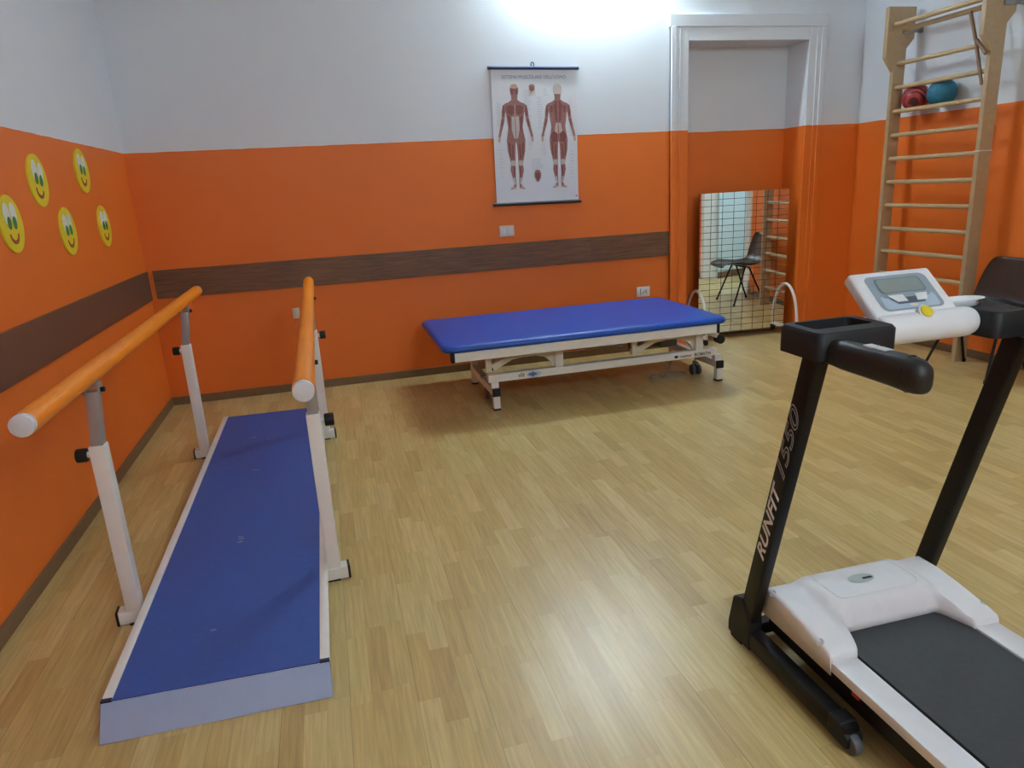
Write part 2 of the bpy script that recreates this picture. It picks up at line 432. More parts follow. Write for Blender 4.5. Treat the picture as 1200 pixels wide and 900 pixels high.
# projecting cornice over the casing, sloped like a small shelf
yy = -0.032
b.prism([(AX0 - W - .01, 0, AZ + .10), (AX0 - W - .01, -0.03, AZ + .10), (AX0 - W - .01, yy, AZ + .165), (AX0 - W - .01, yy, AZ + .19), (AX0 - W - .01, 0, AZ + .19)], (AX1 - AX0 + 2 * W + .02, 0, 0))
structure(b.build('trim_1', M['wall'], origin=(0, 0, 0), bevel=0.003))
b = MB()
b.box((XR - .02, DY1 - .015, 0), (XR + .175, DY1 + .11, DZ + .1)); b.box((XR - .02, DY0 - .1, 0), (XR + .175, DY0 + .015, DZ + .1)); b.box((XR - .02, DY0 + .015, DZ - .015), (XR + .175, DY1 - .015, DZ + .1))
b.box((XR - .028, DY1 - .018, 0), (XR + .1, DY1 + .118, .17))
structure(b.build('trim_2', M['wmetal'], origin=(0, 0, 0), bevel=0.004))
# dark protective boards along the two walls
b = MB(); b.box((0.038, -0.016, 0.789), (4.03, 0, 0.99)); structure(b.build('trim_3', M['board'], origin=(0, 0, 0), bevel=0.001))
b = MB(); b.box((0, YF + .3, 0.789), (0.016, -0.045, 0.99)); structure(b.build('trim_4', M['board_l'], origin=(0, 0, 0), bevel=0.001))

# ------------------------------------------------------------------ lamps (fluorescent fittings high on the walls, plus an added hall fill)
def lamp(name, label, p, ax, ln, out, power, col=(0.75, 0.935, 1.0)):
    """p centre on the wall, ax along the tube, out away from the wall"""
    p = Vector(p); ax = Vector(ax); out = Vector(out); up = Vector((0, 0, 1)) if abs(out.z) < .5 else ax.cross(out)
    r = thing(name, label, 'lamp', p)
    b = MB(); b.bar(p - ax * ln / 2 + out * .03, p + ax * ln / 2 + out * .03, .09 if abs(out.z) < .5 else .09, .055, up)
    b.build('housing', M['housing'], r, bevel=.004)
    m = emit('fluorescent_tube_light', col, power)
    b = MB(); c = p + out * .10
    b.cyl(c - ax * ln * .48, c + ax * ln * .48, .019, 12); b.build('tube', m, r)
    b = MB()
    for sg in (-1, 1):
        q = c + ax * sg * ln * .485
        b.bar(q - out * .06, q + out * .022, .012, .05, ax)
    each(b, 'end_bracket', M['housing'], r)
    return r
lamp('wall_lamp', 'white fluorescent wall lamp above the anatomy chart on the back wall', (3.36, 0, 3.04), (1, 0, 0), 1.2, (0, -1, 0), 95)
lamp('wall_lamp', 'white fluorescent wall lamp on the front wall behind the camera', (2.6, YF, 2.99), (1, 0, 0), 1.2, (0, 1, 0), 160)
lamp('hall_fill_lamp', 'unseen fluorescent fill lamp added on the hall ceiling beyond the doorway', (6.5, -2.2, CZ), (0, 1, 0), 1.2, (0, 0, -1), 95)  # fill lamp added out of view to brighten the hall in the mirror

# ------------------------------------------------------------------ parallel bars with ramped walkway
R0 = (0.78, -2.1, 0.0)
pb = thing('parallel_bars', 'white steel parallel bars with orange handrails over a blue ramped walkway', 'parallel bars', R0)
LX = [(0.432, -2.985), (0.418, -1.283)]; RX = [(1.125, -2.935), (1.105, -1.235)]
for k, ((x, y), (x2, y2)) in enumerate(zip(LX, RX)):
    b = MB(); b.bar((x - .055, y, .028), (x2 + .05, y2, .028), .05, .05)
    fb = b.build('foot_bar', M['wmetal'], pb, bevel=.003)
    b = MB(); d = Vector((x2 - x, y2 - y, 0)).normalized()
    e = Vector((x - .055, y, .028)); b.bar(e - d * .008, e + d * .001, .054, .054)
    e = Vector((x2 + .05, y2, .028)); b.bar(e - d * .001, e + d * .008, .054, .054)
    each(b, 'end_cap', M['black'], fb, bevel=.003)
    b = MB()
    for (px, py, s) in ((x, y, 1), (x2, y2, -1)):
        b.box((px + s * .01 - .03, py - .03, 0), (px + s * .01 + .03, py + .03, .006))
    each(b, 'floor_pad', M['black'], fb)
HZ = 0.912
for side, posts, r0, r1 in ((-1, LX, (0.455, -3.545, HZ), (0.443, -0.80, HZ)), (1, RX, (1.137, -3.535, HZ), (1.107, -0.80, HZ))):
    r0 = Vector(r0); r1 = Vector(r1); d = (r1 - r0).normalized()
    b = MB(); b.tube([r0 + d * .022, r1 - d * .022], .0315, 24)
    hr = b.build('handrail', M['rail'], pb)
    for e, s in ((r0, 1), (r1, -1)):
        b = MB(); b.cyl(e, e + d * s * .024, .030, 24, bev=.003); b.build('end_cap', M['capgrey'], hr)
    for (px, py) in posts:
        f = (py - r0.y) / (r1.y - r0.y); rx = r0.x + (r1.x - r0.x) * f
        b = MB(); b.box((px - .025, py - .025, .05), (px + .025, py + .025, .672), bev=.004)
        po = b.build('post', M['wmetal'], pb)
        tx = rx
        b = MB(); b.hexa([(px - .019, py - .019, .66), (px + .019, py - .019, .66), (px + .019, py + .019, .66), (px - .019, py + .019, .66),
                          (tx - .019, py - .019, .855), (tx + .019, py - .019, .855), (tx + .019, py + .019, .855), (tx - .019, py + .019, .855)], bev=.002)
        b.build('inner_tube', M['chrome'], po)
        b = MB(); b.box((tx - .024, py - .022, .842), (tx - .018, py + .022, .872)); b.box((tx + .018, py - .022, .842), (tx + .024, py + .022, .872))
        b.box((tx - .024, py - .022, .868), (tx + .024, py + .022, .884)); b.build('saddle_bracket', M['chrome'], po, bevel=.001)
        b = MB(); b.cyl((tx - .036, py, .857), (tx - .022, py, .857), .0085, 10); b.cyl((tx + .022, py, .857), (tx + .036, py, .857), .0085, 10)
        each(b, 'bolt', M['black'], po)
        b = MB(); xx = px + side * .025
        b.cyl((xx, py, .640), (xx + side * .014, py, .640), .011, 12, mi=1)
        b.cyl((xx + side * .012, py, .640), (xx + side * .046, py, .640), .0235, 16, mi=0, bev=.004)
        b.build('clamp_knob', [M['black'], M['wmetal']], po)
# walkway: boards edged in white, a rubber ramp at the near end
A = Vector((.470, -3.535, 0)); B = Vector((1.104, -3.557, 0)); A2 = Vector((.460, -0.757, 0)); B2 = Vector((1.096, -0.78, 0))
def walk(f, g, z): return A.lerp(B, f).lerp(A2.lerp(B2, f), g) + Vector((0, 0, z))
def slab(b, f0, f1, g0, g1, z0, z1, bev=0):
    b.hexa([walk(f0, g0, z0), walk(f1, g0, z0), walk(f1, g1, z0), walk(f0, g1, z0), walk(f0, g0, z1), walk(f1, g0, z1), walk(f1, g1, z1), walk(f0, g1, z1)], bev)
b = MB(); slab(b, .003, .997, .001, .999, .054, .070); wk = b.build('walkway', M['wmetal'], pb)
b = MB(); slab(b, .04, .96, .0015, .9985, .0705, .0745); matb = b
for f0, f1 in ((0, .045), (.955, 1)):
    b = MB(); slab(b, f0, f1, .004, .999, .050, .079, .002); b.build('edge_trim', M['wmetal'], wk)
    b = MB(); slab(b, f0, f1, -.0005, .0038, .048, .0795); b.build('trim_end_cap', M['navy'], wk)
b = matb
random.seed(3)
for f, g in ((.42, .10), (.46, .335), (.45, .342), (.455, .325), (.44, .62), (.47, .615), (.5, .8), (.36, .82)):
    c = walk(f, g, .0749); rr = .006 + random.random() * .006
    b.face([c + Vector((math.cos(q) * rr * 1.4, math.sin(q) * rr * .8, 0)) for q in [2 * PI * i / 9 for i in range(9)]], 1)
b.build('rubber_mat', [M['mat'], M['scuff']], wk)
b = MB()
a0, b0 = walk(0, -.0005, 0), walk(1, -.0005, 0); n = Vector((0, -1, 0))
b.hexa([a0 + n * .082 + Vector((.004, 0, 0)), b0 + n * .070, b0, a0, a0 + n * .080 + Vector((.004, 0, .004)), b0 + n * .068 + Vector((0, 0, .004)), b0 + Vector((0, 0, .074)), a0 + Vector((0, 0, .074))])
b.build('ramp', M['ramp'], wk, bevel=.002)

# ------------------------------------------------------------------ treatment bed
bd = thing('treatment_bed', 'wide blue vinyl treatment bed on a white adjustable steel frame by the back wall', 'bed', (2.86, -0.78, 0))
b = MB()
px0, px1, py0, py1, pz0, pz1 = 1.856, 3.826, -1.289, -.235, .445, .492
rows = []
def rrect(x0, x1, y0, y1, r, z, n=7):
    out = []
    for cx, cy, a in ((x1 - r, y1 - r, 0), (x0 + r, y1 - r, PI / 2), (x0 + r, y0 + r, PI), (x1 - r, y0 + r, 1.5 * PI)):
        for i in range(n + 1):
            q = a + PI / 2 * i / n; out.append((cx + r * math.cos(q), cy + r * math.sin(q), z))
    return out
for ins, z in ((.03, pz0), (.008, pz0 + .004), (.0, pz0 + .016), (0, pz1 - .026), (.006, pz1 - .012), (.018, pz1 - .004), (.035, pz1), (.08, pz1 + .002)):
    rows.append(rrect(px0 + ins, px1 - ins, py0 + ins, py1 - ins, max(.075 - ins * .6, .03), z))
b.grid(rows, closeu=True, caps=True); b.build('mattress', M['vinyl'], bd, angle=60)
b = MB()
b.box((1.928, -1.272, .386), (3.738, -1.222, .446)); b.box((1.928, -.375, .386), (3.738, -.325, .446))
for x in (2.172, 2.656, 3.200, 3.690): b.box((x - .02, -1.22, .392), (x + .02, -.37, .430))
fr = b.build('upper_frame', M['wmetal'], bd, bevel=.003)
b = MB()
for x in (1.918, 3.748):
    for y in (-1.24, -.35): b.box((x - .011, y - .034, .384), (x + .011, y + .0265, .447))
each(b, 'end_cap', M['black'], fr, bevel=.003)
b = MB()
b.box((2.163, -1.125, .188), (3.832, -1.075, .240)); b.box((2.163, -.475, .188), (3.832, -.425, .240))
lf = each(b, 'lower_rail', M['wmetal'], bd, bevel=.003)[0]
for x in (2.207, 3.842):
    b = MB(); b.box((x - .025, -1.14, .098), (x + .025, -.40, .150)); b.box((x - .025, -1.12, .150), (x + .025, -1.078, .190)); b.box((x - .025, -.47, .150), (x + .025, -.43, .190))
    cb = b.build('cross_bar', M['wmetal'], bd, bevel=.003)
    b = MB()
    for y in (-1.148, -.392): b.box((x - .026, y - .010, .097), (x + .026, y + .010, .151))
    each(b, 'end_cap', M['black'], cb, bevel=.003)
    for y in (-1.127, -.425):
        b = MB(); b.box((x - .0225, y - .0225, .012), (x + .0225, y + .0225, .10)); lg = b.build('leg', M['wmetal'], bd, bevel=.003)
        b = MB(); b.box((x - .0235, y - .0235, 0), (x + .0235, y + .0235, .014)); b.build('foot_pad', M['black'], lg, bevel=.002)
# lifting arms: arched side plates between hanging posts
for y in (-1.115, -.455):
    for x in (2.172, 2.656, 3.200, 3.690):
        w = .02 if x in (2.172, 3.2) else .027
        b = MB(); b.box((x - w, y - .012, .2405 if w > .025 else .262), (x + w, y + .012, .400)); b.build('lift_post', M['wmetal'] if w > .025 else M['cream'], bd, bevel=.002)
    for x0, x1 in ((2.190, 2.640), (3.212, 3.672)):
        L = x1 - x0; P = []
        top = [(-.03, .262), (-.022, .292), (.05, .322), (.16, .368), (.24, .398), (L + .0, .398)]
        bot = [(L + .0, .243), (L - .02, .243), (L - .045, .285), (L - .08, .315), (L * .68, .332), (L * .5, .333), (L * .33, .322), (.09, .294), (.03, .266), (0, .254)]
        for u, z in top + bot: P.append((x0 + u, y + .014, z))
        b = MB(); b.prism(P, (0, .03, 0)); ar = b.build('lift_arm', M['cream'], bd, bevel=.0015)
        b = MB(); b.cyl((x0, y - .006, .276), (x0, y + .05, .276), .012, 14); b.build('pivot_bolt', M['black'], ar)
# drive unit, controls, casters, cable
b = MB(); b.cyl((3.30, -.80, .262), (3.62, -.80, .262), .04, 18, bev=.006); b.box((3.52, -.86, .222), (3.66, -.74, .30), bev=.008)
b.build('drive_motor', M['caster'], bd)
b = MB(); b.cyl((3.25, -.80, .262), (2.75, -.80, .30), .016, 12); b.build('piston_rod', M['steel'], bd)
b = MB(); b.bar((3.69, -1.02, .385), (3.795, -1.19, .345), .03, .03); b.build('control_bracket', M['wmetal'], bd, bevel=.003)
b = MB(); b.cyl((3.81, -1.215, .318), (3.81, -1.150, .318), .03, 16, bev=.006); b.cyl((3.80, -1.18, .33), (3.80, -1.18, .350), .012, 10)
b.build('control_knob', M['black'], bd)
for (cx, cy) in ((3.775, -.92), (2.225, -.86)):
    b = MB(); b.cyl((cx, cy, .17), (cx, cy, .085), .009, 10, mi=1); b.box((cx - .012, cy - .03, .075), (cx + .012, cy + .03, .105), bev=.006, mi=1)
    for s in (-1, 1): b.cyl((cx + s * .012, cy, .042), (cx + s * .032, cy, .042), .041, 20, mi=0, bev=.005)
    b.box((cx - .03, cy - .02, .16), (cx + .06 * (1 if cx > 3 else -1), cy + .02, .172), mi=1)
    b.build('caster', [M['caster'], M['steel']], bd)
b = MB(); b.cyl((3.868, -1.02, .115), (3.90, -1.02, .115), .032, 18, bev=.006); b.cyl((3.842, -1.02, .115), (3.872, -1.02, .115), .010, 10); b.build('transport_wheel', M['clear'], bd)
b = MB()
pts = []
for i in range(40):
    q = i / 39
    pts.append((3.60 - .14 * math.sin(q * 9) * (0.4 + q), -.86 - .10 * math.cos(q * 8.5) * (.5 + .6 * q), .007 + (.18 * (1 - q * 7) ** 2 if q < 1 / 7 else 0)))
b.tube(pts, .0045, 8); b.build('power_cable', M['cable'], bd)
# stickers and maker's lettering on the front rail
yf = -1.1256
text('maker_lettering', 'CHINESPORT', .019, (3.535, yf, .201), (1, 0, 0), (0, 0, 1), M['navytext'], lf, sx=.85, bold=.0004)
text('model_lettering', 'BOBATH', .029, (3.652, yf, .201), (1, 0, 0), (0, 0, 1), M['navytext'], lf, sx=1.12, bold=.0005)
b = MB(); b.box((3.500, yf - .0004, .200), (3.526, yf + .001, .219)); b.build('maker_emblem', M['navytext'], lf)
b = MB()
for cx, cz, rx, rz, mi, dy in ((2.475, .214, .050, .021, 0, 0), (2.466, .214, .030, .010, 1, -.0005), (2.466, .214, .010, .018, 1, -.001)):
    b.face([(cx + rx * math.cos(2 * PI * i / 20), yf - .0004 + dy, cz + rz * math.sin(2 * PI * i / 20)) for i in range(20)], mi)
b.build('oval_sticker', [M['logo_l'], M['logo_b']], lf, smooth=False)
b = MB()
for x, w, h in ((2.374, .012, .020), (2.388, .010, .028), (2.402, .012, .024)): b.box((x - w / 2, yf - .0005, .203), (x + w / 2, yf + .001, .203 + h))
each(b, 'mark_sticker', M['logo_g'], lf)

# ------------------------------------------------------------------ treadmill
tm = thing('treadmill', 'black and white motorised treadmill with console, standing in the right foreground', 'treadmill', (2.68, -4.3, 0))
UL0, UL1 = 2.350, 2.388; UR0, UR1 = 2.975, 3.013
def ylean(z): return -3.752 - .262 * z           # front edge of an upright at height z
for nm, x0, x1, sd in (('left', UL0, UL1, -1), ('right', UR0, UR1, 1)):
    b = MB(); b.box((x0 - .002, -4.262, .018), (x1 + .006, -3.735, .074), bev=.006)
    fr = b.build('base_rail', M['blackm'], tm)
    b = MB(); xm = (x0 + x1) / 2 + .002
    b.cyl((xm - .013, -4.264, .028), (xm + .013, -4.264, .028), .028, 22, bev=.008); b.build('transport_wheel', M['caster'], fr)
    b = MB(); b.prism([(x0 - .003, -4.27, .02), (x0 - .003, -4.27, .05), (x0 - .003, -4.24, .078), (x0 - .003, -4.20, .078), (x0 - .003, -4.20, .02)], (x1 - x0 + .012, 0, 0))
    b.build('wheel_fork', M['black'], fr, bevel=.003)
    b = MB(); b.box((x0 - .002, -3.80, 0), (x1 + .006, -3.74, .02)); b.build('rubber_foot', M['black'], fr, bevel=.003)
    dp = .062
    b = MB(); z0, z1 = .06, 1.0
    b.hexa([(x0, ylean(z0) - dp, z0), (x1, ylean(z0) - dp, z0), (x1, ylean(z0), z0), (x0, ylean(z0), z0),
            (x0, ylean(z1) - dp, z1), (x1, ylean(z1) - dp, z1), (x1, ylean(z1), z1), (x0, ylean(z1), z1)], bev=.008, seg=3)
    up = b.build('upright', M['blackm'], tm)
    b = MB()
    b.prism([(x0 - .005, -3.728, .012), (x0 - .005, -3.728, .05), (x0 - .005, -3.752, .150), (x0 - .005, -3.80, .168), (x0 - .005, -3.838, .12), (x0 - .005, -3.850, .012)], (x1 - x0 + .012, 0, 0))
    b.build('base_bracket', M['black'], up, bevel=.006)
    if nm == 'left':
        zz = Vector((0, -.262, 1)).normalized(); vv = Vector((0, 1, .262)).normalized()
        o = Vector((x0 - .0006, ylean(.34) - .050, .34))
        text('white_lettering', 'RUNFIT', .052, o, zz, vv, M['text'], up, shear=.40, sx=1.40, bold=.0010)
        o = Vector((x0 - .0006, ylean(.606) - .050, .606))
        text('outlined_lettering', '1550', .058, o, zz, vv, M['texto'], up, outline=.0013, shear=.40, sx=1.90)
b = MB(); b.box((UL1, -3.80, .02), (UR0, -3.76, .06)); b.build('front_crossbar', M['blackm'], tm, bevel=.004)
# deck
DX0, DX1 = 2.402, 2.948; DYB = -5.32; DZ1 = .165
b = MB(); b.box((DX0 + .012, DYB + .02, .075), (DX1 - .012, -3.84, .150)); dk = b.build('deck_frame', M['blackm'], tm, bevel=.004)
b = MB()
for x in (DX0 + .02, DX1 - .05): b.box((x, DYB + .04, 0), (x + .03, DYB + .09, .08))
each(b, 'rear_foot', M['black'], dk, bevel=.004)
b = MB(); b.box((DX0 + .006, -4.23, .118), (DX0 + .02, -4.205, .138)); b.box((DX0 + .006, -4.60, .118), (DX0 + .02, -4.575, .138)); each(b, 'red_cushion_pad', M['red'], dk, bevel=.002)
for x0, x1 in ((DX0, DX0 + .078), (DX1 - .078, DX1)):
    b = MB(); b.box((x0, DYB + .03, .135), (x1, -4.08, DZ1), bev=.005); b.build('side_rail', M['tmwhite'], tm)
b = MB(); b.box((DX0, DYB - .01, .06), (DX1, DYB + .05, .168), bev=.012); b.build('rear_end_cover', M['black'], tm)
b = MB()
bx0, bx1 = DX0 + .086, DX1 - .086
prof = [(-3.90, .163), (DYB + .06, .163), (DYB + .03, .155), (DYB + .022, .135), (DYB + .03, .115), (DYB + .06, .107), (-3.90, .107)]
b.grid([[(bx0, y, z) for y, z in prof], [(bx1, y, z) for y, z in prof]], closeu=True, caps=True); b.build('running_belt', M['belt'], tm)
# motor cover: a hood that drops to two wings beside the belt
def hood():
    b = MB(); cx = (DX0 + DX1) / 2; hw = (DX1 - DX0) / 2 + .004
    xs = [-hw, -hw + .002, -hw + .006, -hw + .012, -hw + .03, -.228, -.212, -.200, -.193, -.187, -.181, -.175, -.168, -.160, -.150, -.12, -.08, -.04, 0]
    xs = xs + [-x for x in xs[-2::-1]]
    rows = []
    for x in xs:
        e = max(0, (abs(x) - (hw - .012)) / .012); dz = .012 * (1 - math.sqrt(max(0, 1 - e * e)))
        rows.append([(cx + x, y, z if z < .17 else z - dz) for y, z in hood_profile(abs(x))])
    rows = [[(p[0], p[1], .128) for p in rows[0]]] + rows + [[(p[0], p[1], .128) for p in rows[-1]]]
    b.grid(rows)
    return b
HOOD = [(-3.832, .128), (-3.834, .218), (-3.848, .233), (-3.90, .241), (-3.96, .242), (-3.995, .237), (-4.012, .226), (-4.022, .208), (-4.034, .182), (-4.040, .160)]
WING = [(-3.832, .128), (-3.834, .206), (-3.848, .220), (-3.92, .221), (-3.99, .213), (-4.05, .203), (-4.105, .194), (-4.128, .188), (-4.134, .180), (-4.137, .150)]
def hood_profile(a):
    w = min(1, max(0, (a - .150) / .045)); w = w * w * (3 - 2 * w)
    # the hood's rear foot sweeps back in a curve to meet the wings
    return [(h[0] + (g[0] - h[0]) * w, h[1] + (g[1] - h[1]) * w) for h, g in zip(HOOD, WING)]
cov = hood().build('motor_cover', M['tmwhite'], tm, angle=50)
so = cov.modifiers.new('shell', 'SOLIDIFY'); so.thickness = .003; so.offset = -1
b = MB(); cx = (DX0 + DX1) / 2
def cover_z(y):
    for (y0, z0), (y1, z1) in zip(HOOD[1:], HOOD[2:]):
        if y1 <= y <= y0: return z0 + (z1 - z0) * (y0 - y) / (y0 - y1)
    return HOOD[2][1]
badge = []
b = MB()
oc = (cx - .012, -3.925)
def oval(rx, ry, dz, mi, k=28):
    b.face([(oc[0] + rx * math.cos(2 * PI * i / k), oc[1] + ry * math.sin(2 * PI * i / k), cover_z(oc[1] + ry * math.sin(2 * PI * i / k)) + dz) for i in range(k)], mi)
oval(.042, .022, .0022, 0)
for i in range(5):
    x = oc[0] + .002 + i * .0065; y = oc[1] - .004
    b.box((x, y - .004, cover_z(y) + .0024), (x + .0048, y + .004, cover_z(y) + .0036), mi=1)
b.build('oval_badge', [M['oval'], M['navytext']], cov, smooth=False)
b = MB()
ring = []
for p in rrect(cx - .140, cx + .140, -3.992, -3.856, .03, 0, 6): ring.append((p[0], p[1], cover_z(p[1]) + .0010))
b.tube(ring, .0016, 6, closed=True); b.build('panel_seam', M['tmwhite'], cov)
b = MB()
for y in (-3.872, -4.085):
    for s in (-1, 1):
        x = cx + s * ((DX1 - DX0) / 2 + .0005); z = .216 if y > -4 else .194
        b.cyl((x - s * .010, y, z - .010), (x - s * .0005, y, z - .0005), .011, 16)
each(b, 'screw_recess', M['capgrey'], cov)

# console: two black pods, a white display head, hand grips
for nm, x0, x1, sd in (('left', 2.338, 2.566, -1), ('right', 2.859, 3.040, 1)):
    b = MB()
    yb, yf_ = -3.925, -4.085; z0, z1 = .978, 1.046
    # a rim around an open tray
    rimx, rimy = .022, .022
    out0 = rrect(x0, x1, yf_, yb, .022, z0, 5); out1 = rrect(x0, x1, yf_, yb, .022, z1 - .008, 5); out2 = rrect(x0 + .006, x1 - .006, yf_ + .006, yb - .006, .02, z1, 5)
    if nm == 'left':
        i1 = rrect(x0 + .030, x1 - .030, yf_ + .052, yb - .016, .014, z1, 5); i2 = rrect(x0 + .034, x1 - .034, yf_ + .056, yb - .02, .012, z0 + .012, 5)
    else:
        i1 = rrect(x0 + .010, x1 - .060, yf_ + .075, yb - .012, .018, z1, 5); i2 = rrect(x0 + .02, x1 - .07, yf_ + .08, yb - .02, .012, z1 - .004, 5)
    b.grid([out0, out1, out2, i1, i2], closeu=True, caps=True)
    pod = b.build('console_pod', M['black'], tm, angle=45)
    xg = (UL0 + .036) if sd < 0 else (UR1 - .036)
    # grip: rounded bar reaching back to the user
    b = MB(); rows = []
    for y, zc, hh, ww in ((-4.06, .998, .030, .022), (-4.09, .998, .031, .024), (-4.12, .9985, .034, .025), (-4.27, 1.001, .037, .026), (-4.315, 1.000, .038, .027), (-4.335, .999, .036, .026), (-4.350, .996, .030, .022), (-4.357, .993, .018, .013)):
        ring = []
        for i in range(20):
            q = 2 * PI * i / 20; cq, sq = math.cos(q), math.sin(q)
            ring.append((xg + ww * math.copysign(abs(cq) ** .7, cq), y, zc + hh * math.copysign(abs(sq) ** .75, sq)))
        rows.append(ring)
    b.grid(rows, closeu=True, caps=True); gp = b.build('hand_grip', M['grip'], tm, angle=50)
    b = MB()
    for y0, y1 in ((-4.185, -4.192), (-4.195, -4.202), (-4.205, -4.212), (-4.216, -4.250)):
        b.box((xg - .012, y0, 1.030), (xg + .012, y1, 1.0385))
    each(b, 'pulse_sensor', M['silver'], gp, bevel=.001)
    b = MB(); b.tube([(xg - sd * 0 + .0275 * math.cos(2 * PI * i / 20), -4.312, 1.0 + .0395 * math.sin(2 * PI * i / 20)) for i in range(20)], .0018, 6, closed=True)
    b.build('grip_seam', M['black'], gp)
# display head
hx0, hx1 = 2.560, 2.812
nrm = Vector((0, -.104, .0)).normalized()
pb0 = Vector((0, -4.022, 1.046)); pt0 = Vector((0, -3.900, 1.151))
vdir = (pt0 - pb0).normalized(); ndir = Vector((0, -vdir.z, vdir.y)).normalized()
if ndir.z < 0: ndir = -ndir
def on_panel(u, v, h=0.0):
    """u across 0..1, v up the panel 0..1, h above it"""
    p = pb0.lerp(pt0, v) + ndir * h; return Vector((hx0 + (hx1 - hx0) * u, p.y, p.z))
b = MB()
q0 = Vector((0, -3.93, .985)); rows = []
back = -ndir * .034
P4 = [on_panel(0, 0), on_panel(1, 0), on_panel(1, 1), on_panel(0, 1)]
b.hexa([p + back for p in P4] + P4, bev=.010, seg=3)
hd = b.build('display_head', M['tmwhite'], tm, angle=50)
b = MB(); rows = []
for x, k in ((2.564, .86), (2.568, .97), (2.578, 1.0), (2.815, 1.0), (2.838, .98), (2.852, .86), (2.860, .60), (2.863, .2)):
    ring = []
    for i in range(22):
        q = 2 * PI * i / 22
        ring.append((x, -4.010 + .040 * k * math.cos(q), 1.016 + .040 * k * math.sin(q)))
    rows.append(ring)
b.grid(rows, closeu=True, caps=True); b.build('lower_bolster', M['tmwhite'], hd, angle=60)
b = MB(); b.box((2.58, -4.0, .99), (2.81, -3.89, 1.03), bev=.01); b.build('head_underside', M['tmwhite'], hd)
def panel_poly(b, pts, h, mi): b.face([on_panel(u, v, h) for u, v in pts], mi)
def rpoly(u0, u1, v0, v1, ru, rv, n=5):
    out = []
    for cu, cv, a in ((u1 - ru, v1 - rv, 0), (u0 + ru, v1 - rv, PI / 2), (u0 + ru, v0 + rv, PI), (u1 - ru, v0 + rv, 1.5 * PI)):
        for i in range(n + 1):
            q = a + PI / 2 * i / n; out.append((cu + ru * math.cos(q), cv + rv * math.sin(q)))
    return out
b = MB()
panel_poly(b, rpoly(.12, .88, .15, .88, .08, .11), .0006, 0)
panel_poly(b, rpoly(.17, .83, .18, .46, .05, .07), .0012, 1)
panel_poly(b, [(.24, .44), (.76, .44), (.66, .27), (.34, .27)], .0017, 2)
panel_poly(b, rpoly(.20, .80, .40, .83, .05, .07), .0018, 0)
panel_poly(b, rpoly(.22, .78, .50, .81, .04, .06), .0022, 2)
panel_poly(b, rpoly(.235, .765, .515, .795, .035, .05), .0026, 3)
dp_ = b.build('display_panel', [M['screen'], M['screen2'], M['lcdline'], M['lcd']], hd, smooth=False)
b = MB()
panel_poly(b, [(.27, .455), (.45, .455), (.47, .31), (.34, .31)], .0030, 0); panel_poly(b, [(.60, .455), (.75, .455), (.70, .31), (.58, .31)], .0030, 0)
each(b, 'button_pad', M['button'], hd, smooth=False)
b = MB(); panel_poly(b, rpoly(.46, .55, .20, .26, .03, .025), .0030, 0); b.build('start_button', M['cream'], hd, smooth=False)
# yellow safety key on its little mount
c0 = on_panel(.545, .035, .004)
kd = (ndir + Vector((0, -.25, 0))).normalized()
b = MB(); b.tube([c0 - kd * .012 + Vector((0, -.012, -.016)), c0, c0 + kd * .007], [.010, .0215, .0205], 22); sk = b.build('key_mount', M['tmwhite'], hd)
b = MB(); b.cyl(c0 + kd * .0072, c0 + kd * .0115, .0165, 22, bev=.0015); b.build('safety_key', M['yellow'], sk)
# white dish behind the head on the right pod, and the cord of the key
b = MB(); rows = []
for r, z in ((.050, 1.043), (.066, 1.056), (.068, 1.062), (.062, 1.062), (.048, 1.050)):
    rows.append([(2.884 + r * 1.12 * math.cos(2 * PI * i / 28), -3.945 + r * .52 * math.sin(2 * PI * i / 28), z) for i in range(28)])
b.grid(rows, closeu=True, caps=True); b.build('dish', M['tmwhite'], tm, angle=50)
b = MB()
pts = [(2.905, -3.985, 1.060), (2.925, -3.99, 1.064), (2.945, -4.005, 1.060), (2.965, -4.03, 1.050), (2.975, -4.065, 1.048), (2.972, -4.092, 1.030), (2.965, -4.094, .99), (2.972, -4.085, .96)]
b.tube(pts, .0026, 8); b.tube([(p[0] + .012, p[1] - .004, p[2] + .001) for p in pts], .0026, 8); b.build('safety_cord', M['black'], tm)

# ------------------------------------------------------------------ anatomy chart on the back wall
ch = thing('anatomy_chart', 'hanging paper chart of two muscle figures between dark rods on the back wall', 'chart', (2.89, -.02, 1.286))
TL, TR, BL, BR = Vector((2.566, -.014, 2.268)), Vector((3.234, -.014, 2.256)), Vector((2.556, -.014, 1.294)), Vector((3.226, -.014, 1.284))
b = MB(); b.tube([(2.545, -.014, 2.270), (3.256, -.014, 2.257)], .0125, 12); b.build('top_rod', M['rod'], ch)
b = MB(); b.tube([(2.526, -.014, 1.291), (3.247, -.014, 1.281)], .0125, 12); b.build('bottom_rod', M['rodd'], ch)
b = MB(); b.tube([(2.892 + .012 * math.cos(a), -.014, 2.288 + .016 * math.sin(a)) for a in [2 * PI * i / 14 for i in range(14)]], .004, 8, closed=True); b.build('hanger', M['rod'], ch)
def sh(u, v, lay=0):
    p = TL.lerp(TR, u).lerp(BL.lerp(BR, u), v); return Vector((p.x, p.y - .0008 * lay - .001, p.z))
b = MB()
b.hexa([BL + Vector((0, -.001, 0)), BR + Vector((0, -.001, 0)), BR + Vector((0, .001, 0)), BL + Vector((0, .001, 0)), TL + Vector((0, -.001, 0)), TR + Vector((0, -.001, 0)), TR + Vector((0, .001, 0)), TL + Vector((0, .001, 0))])
sheet = b.build('sheet', M['paper'], ch, smooth=False)
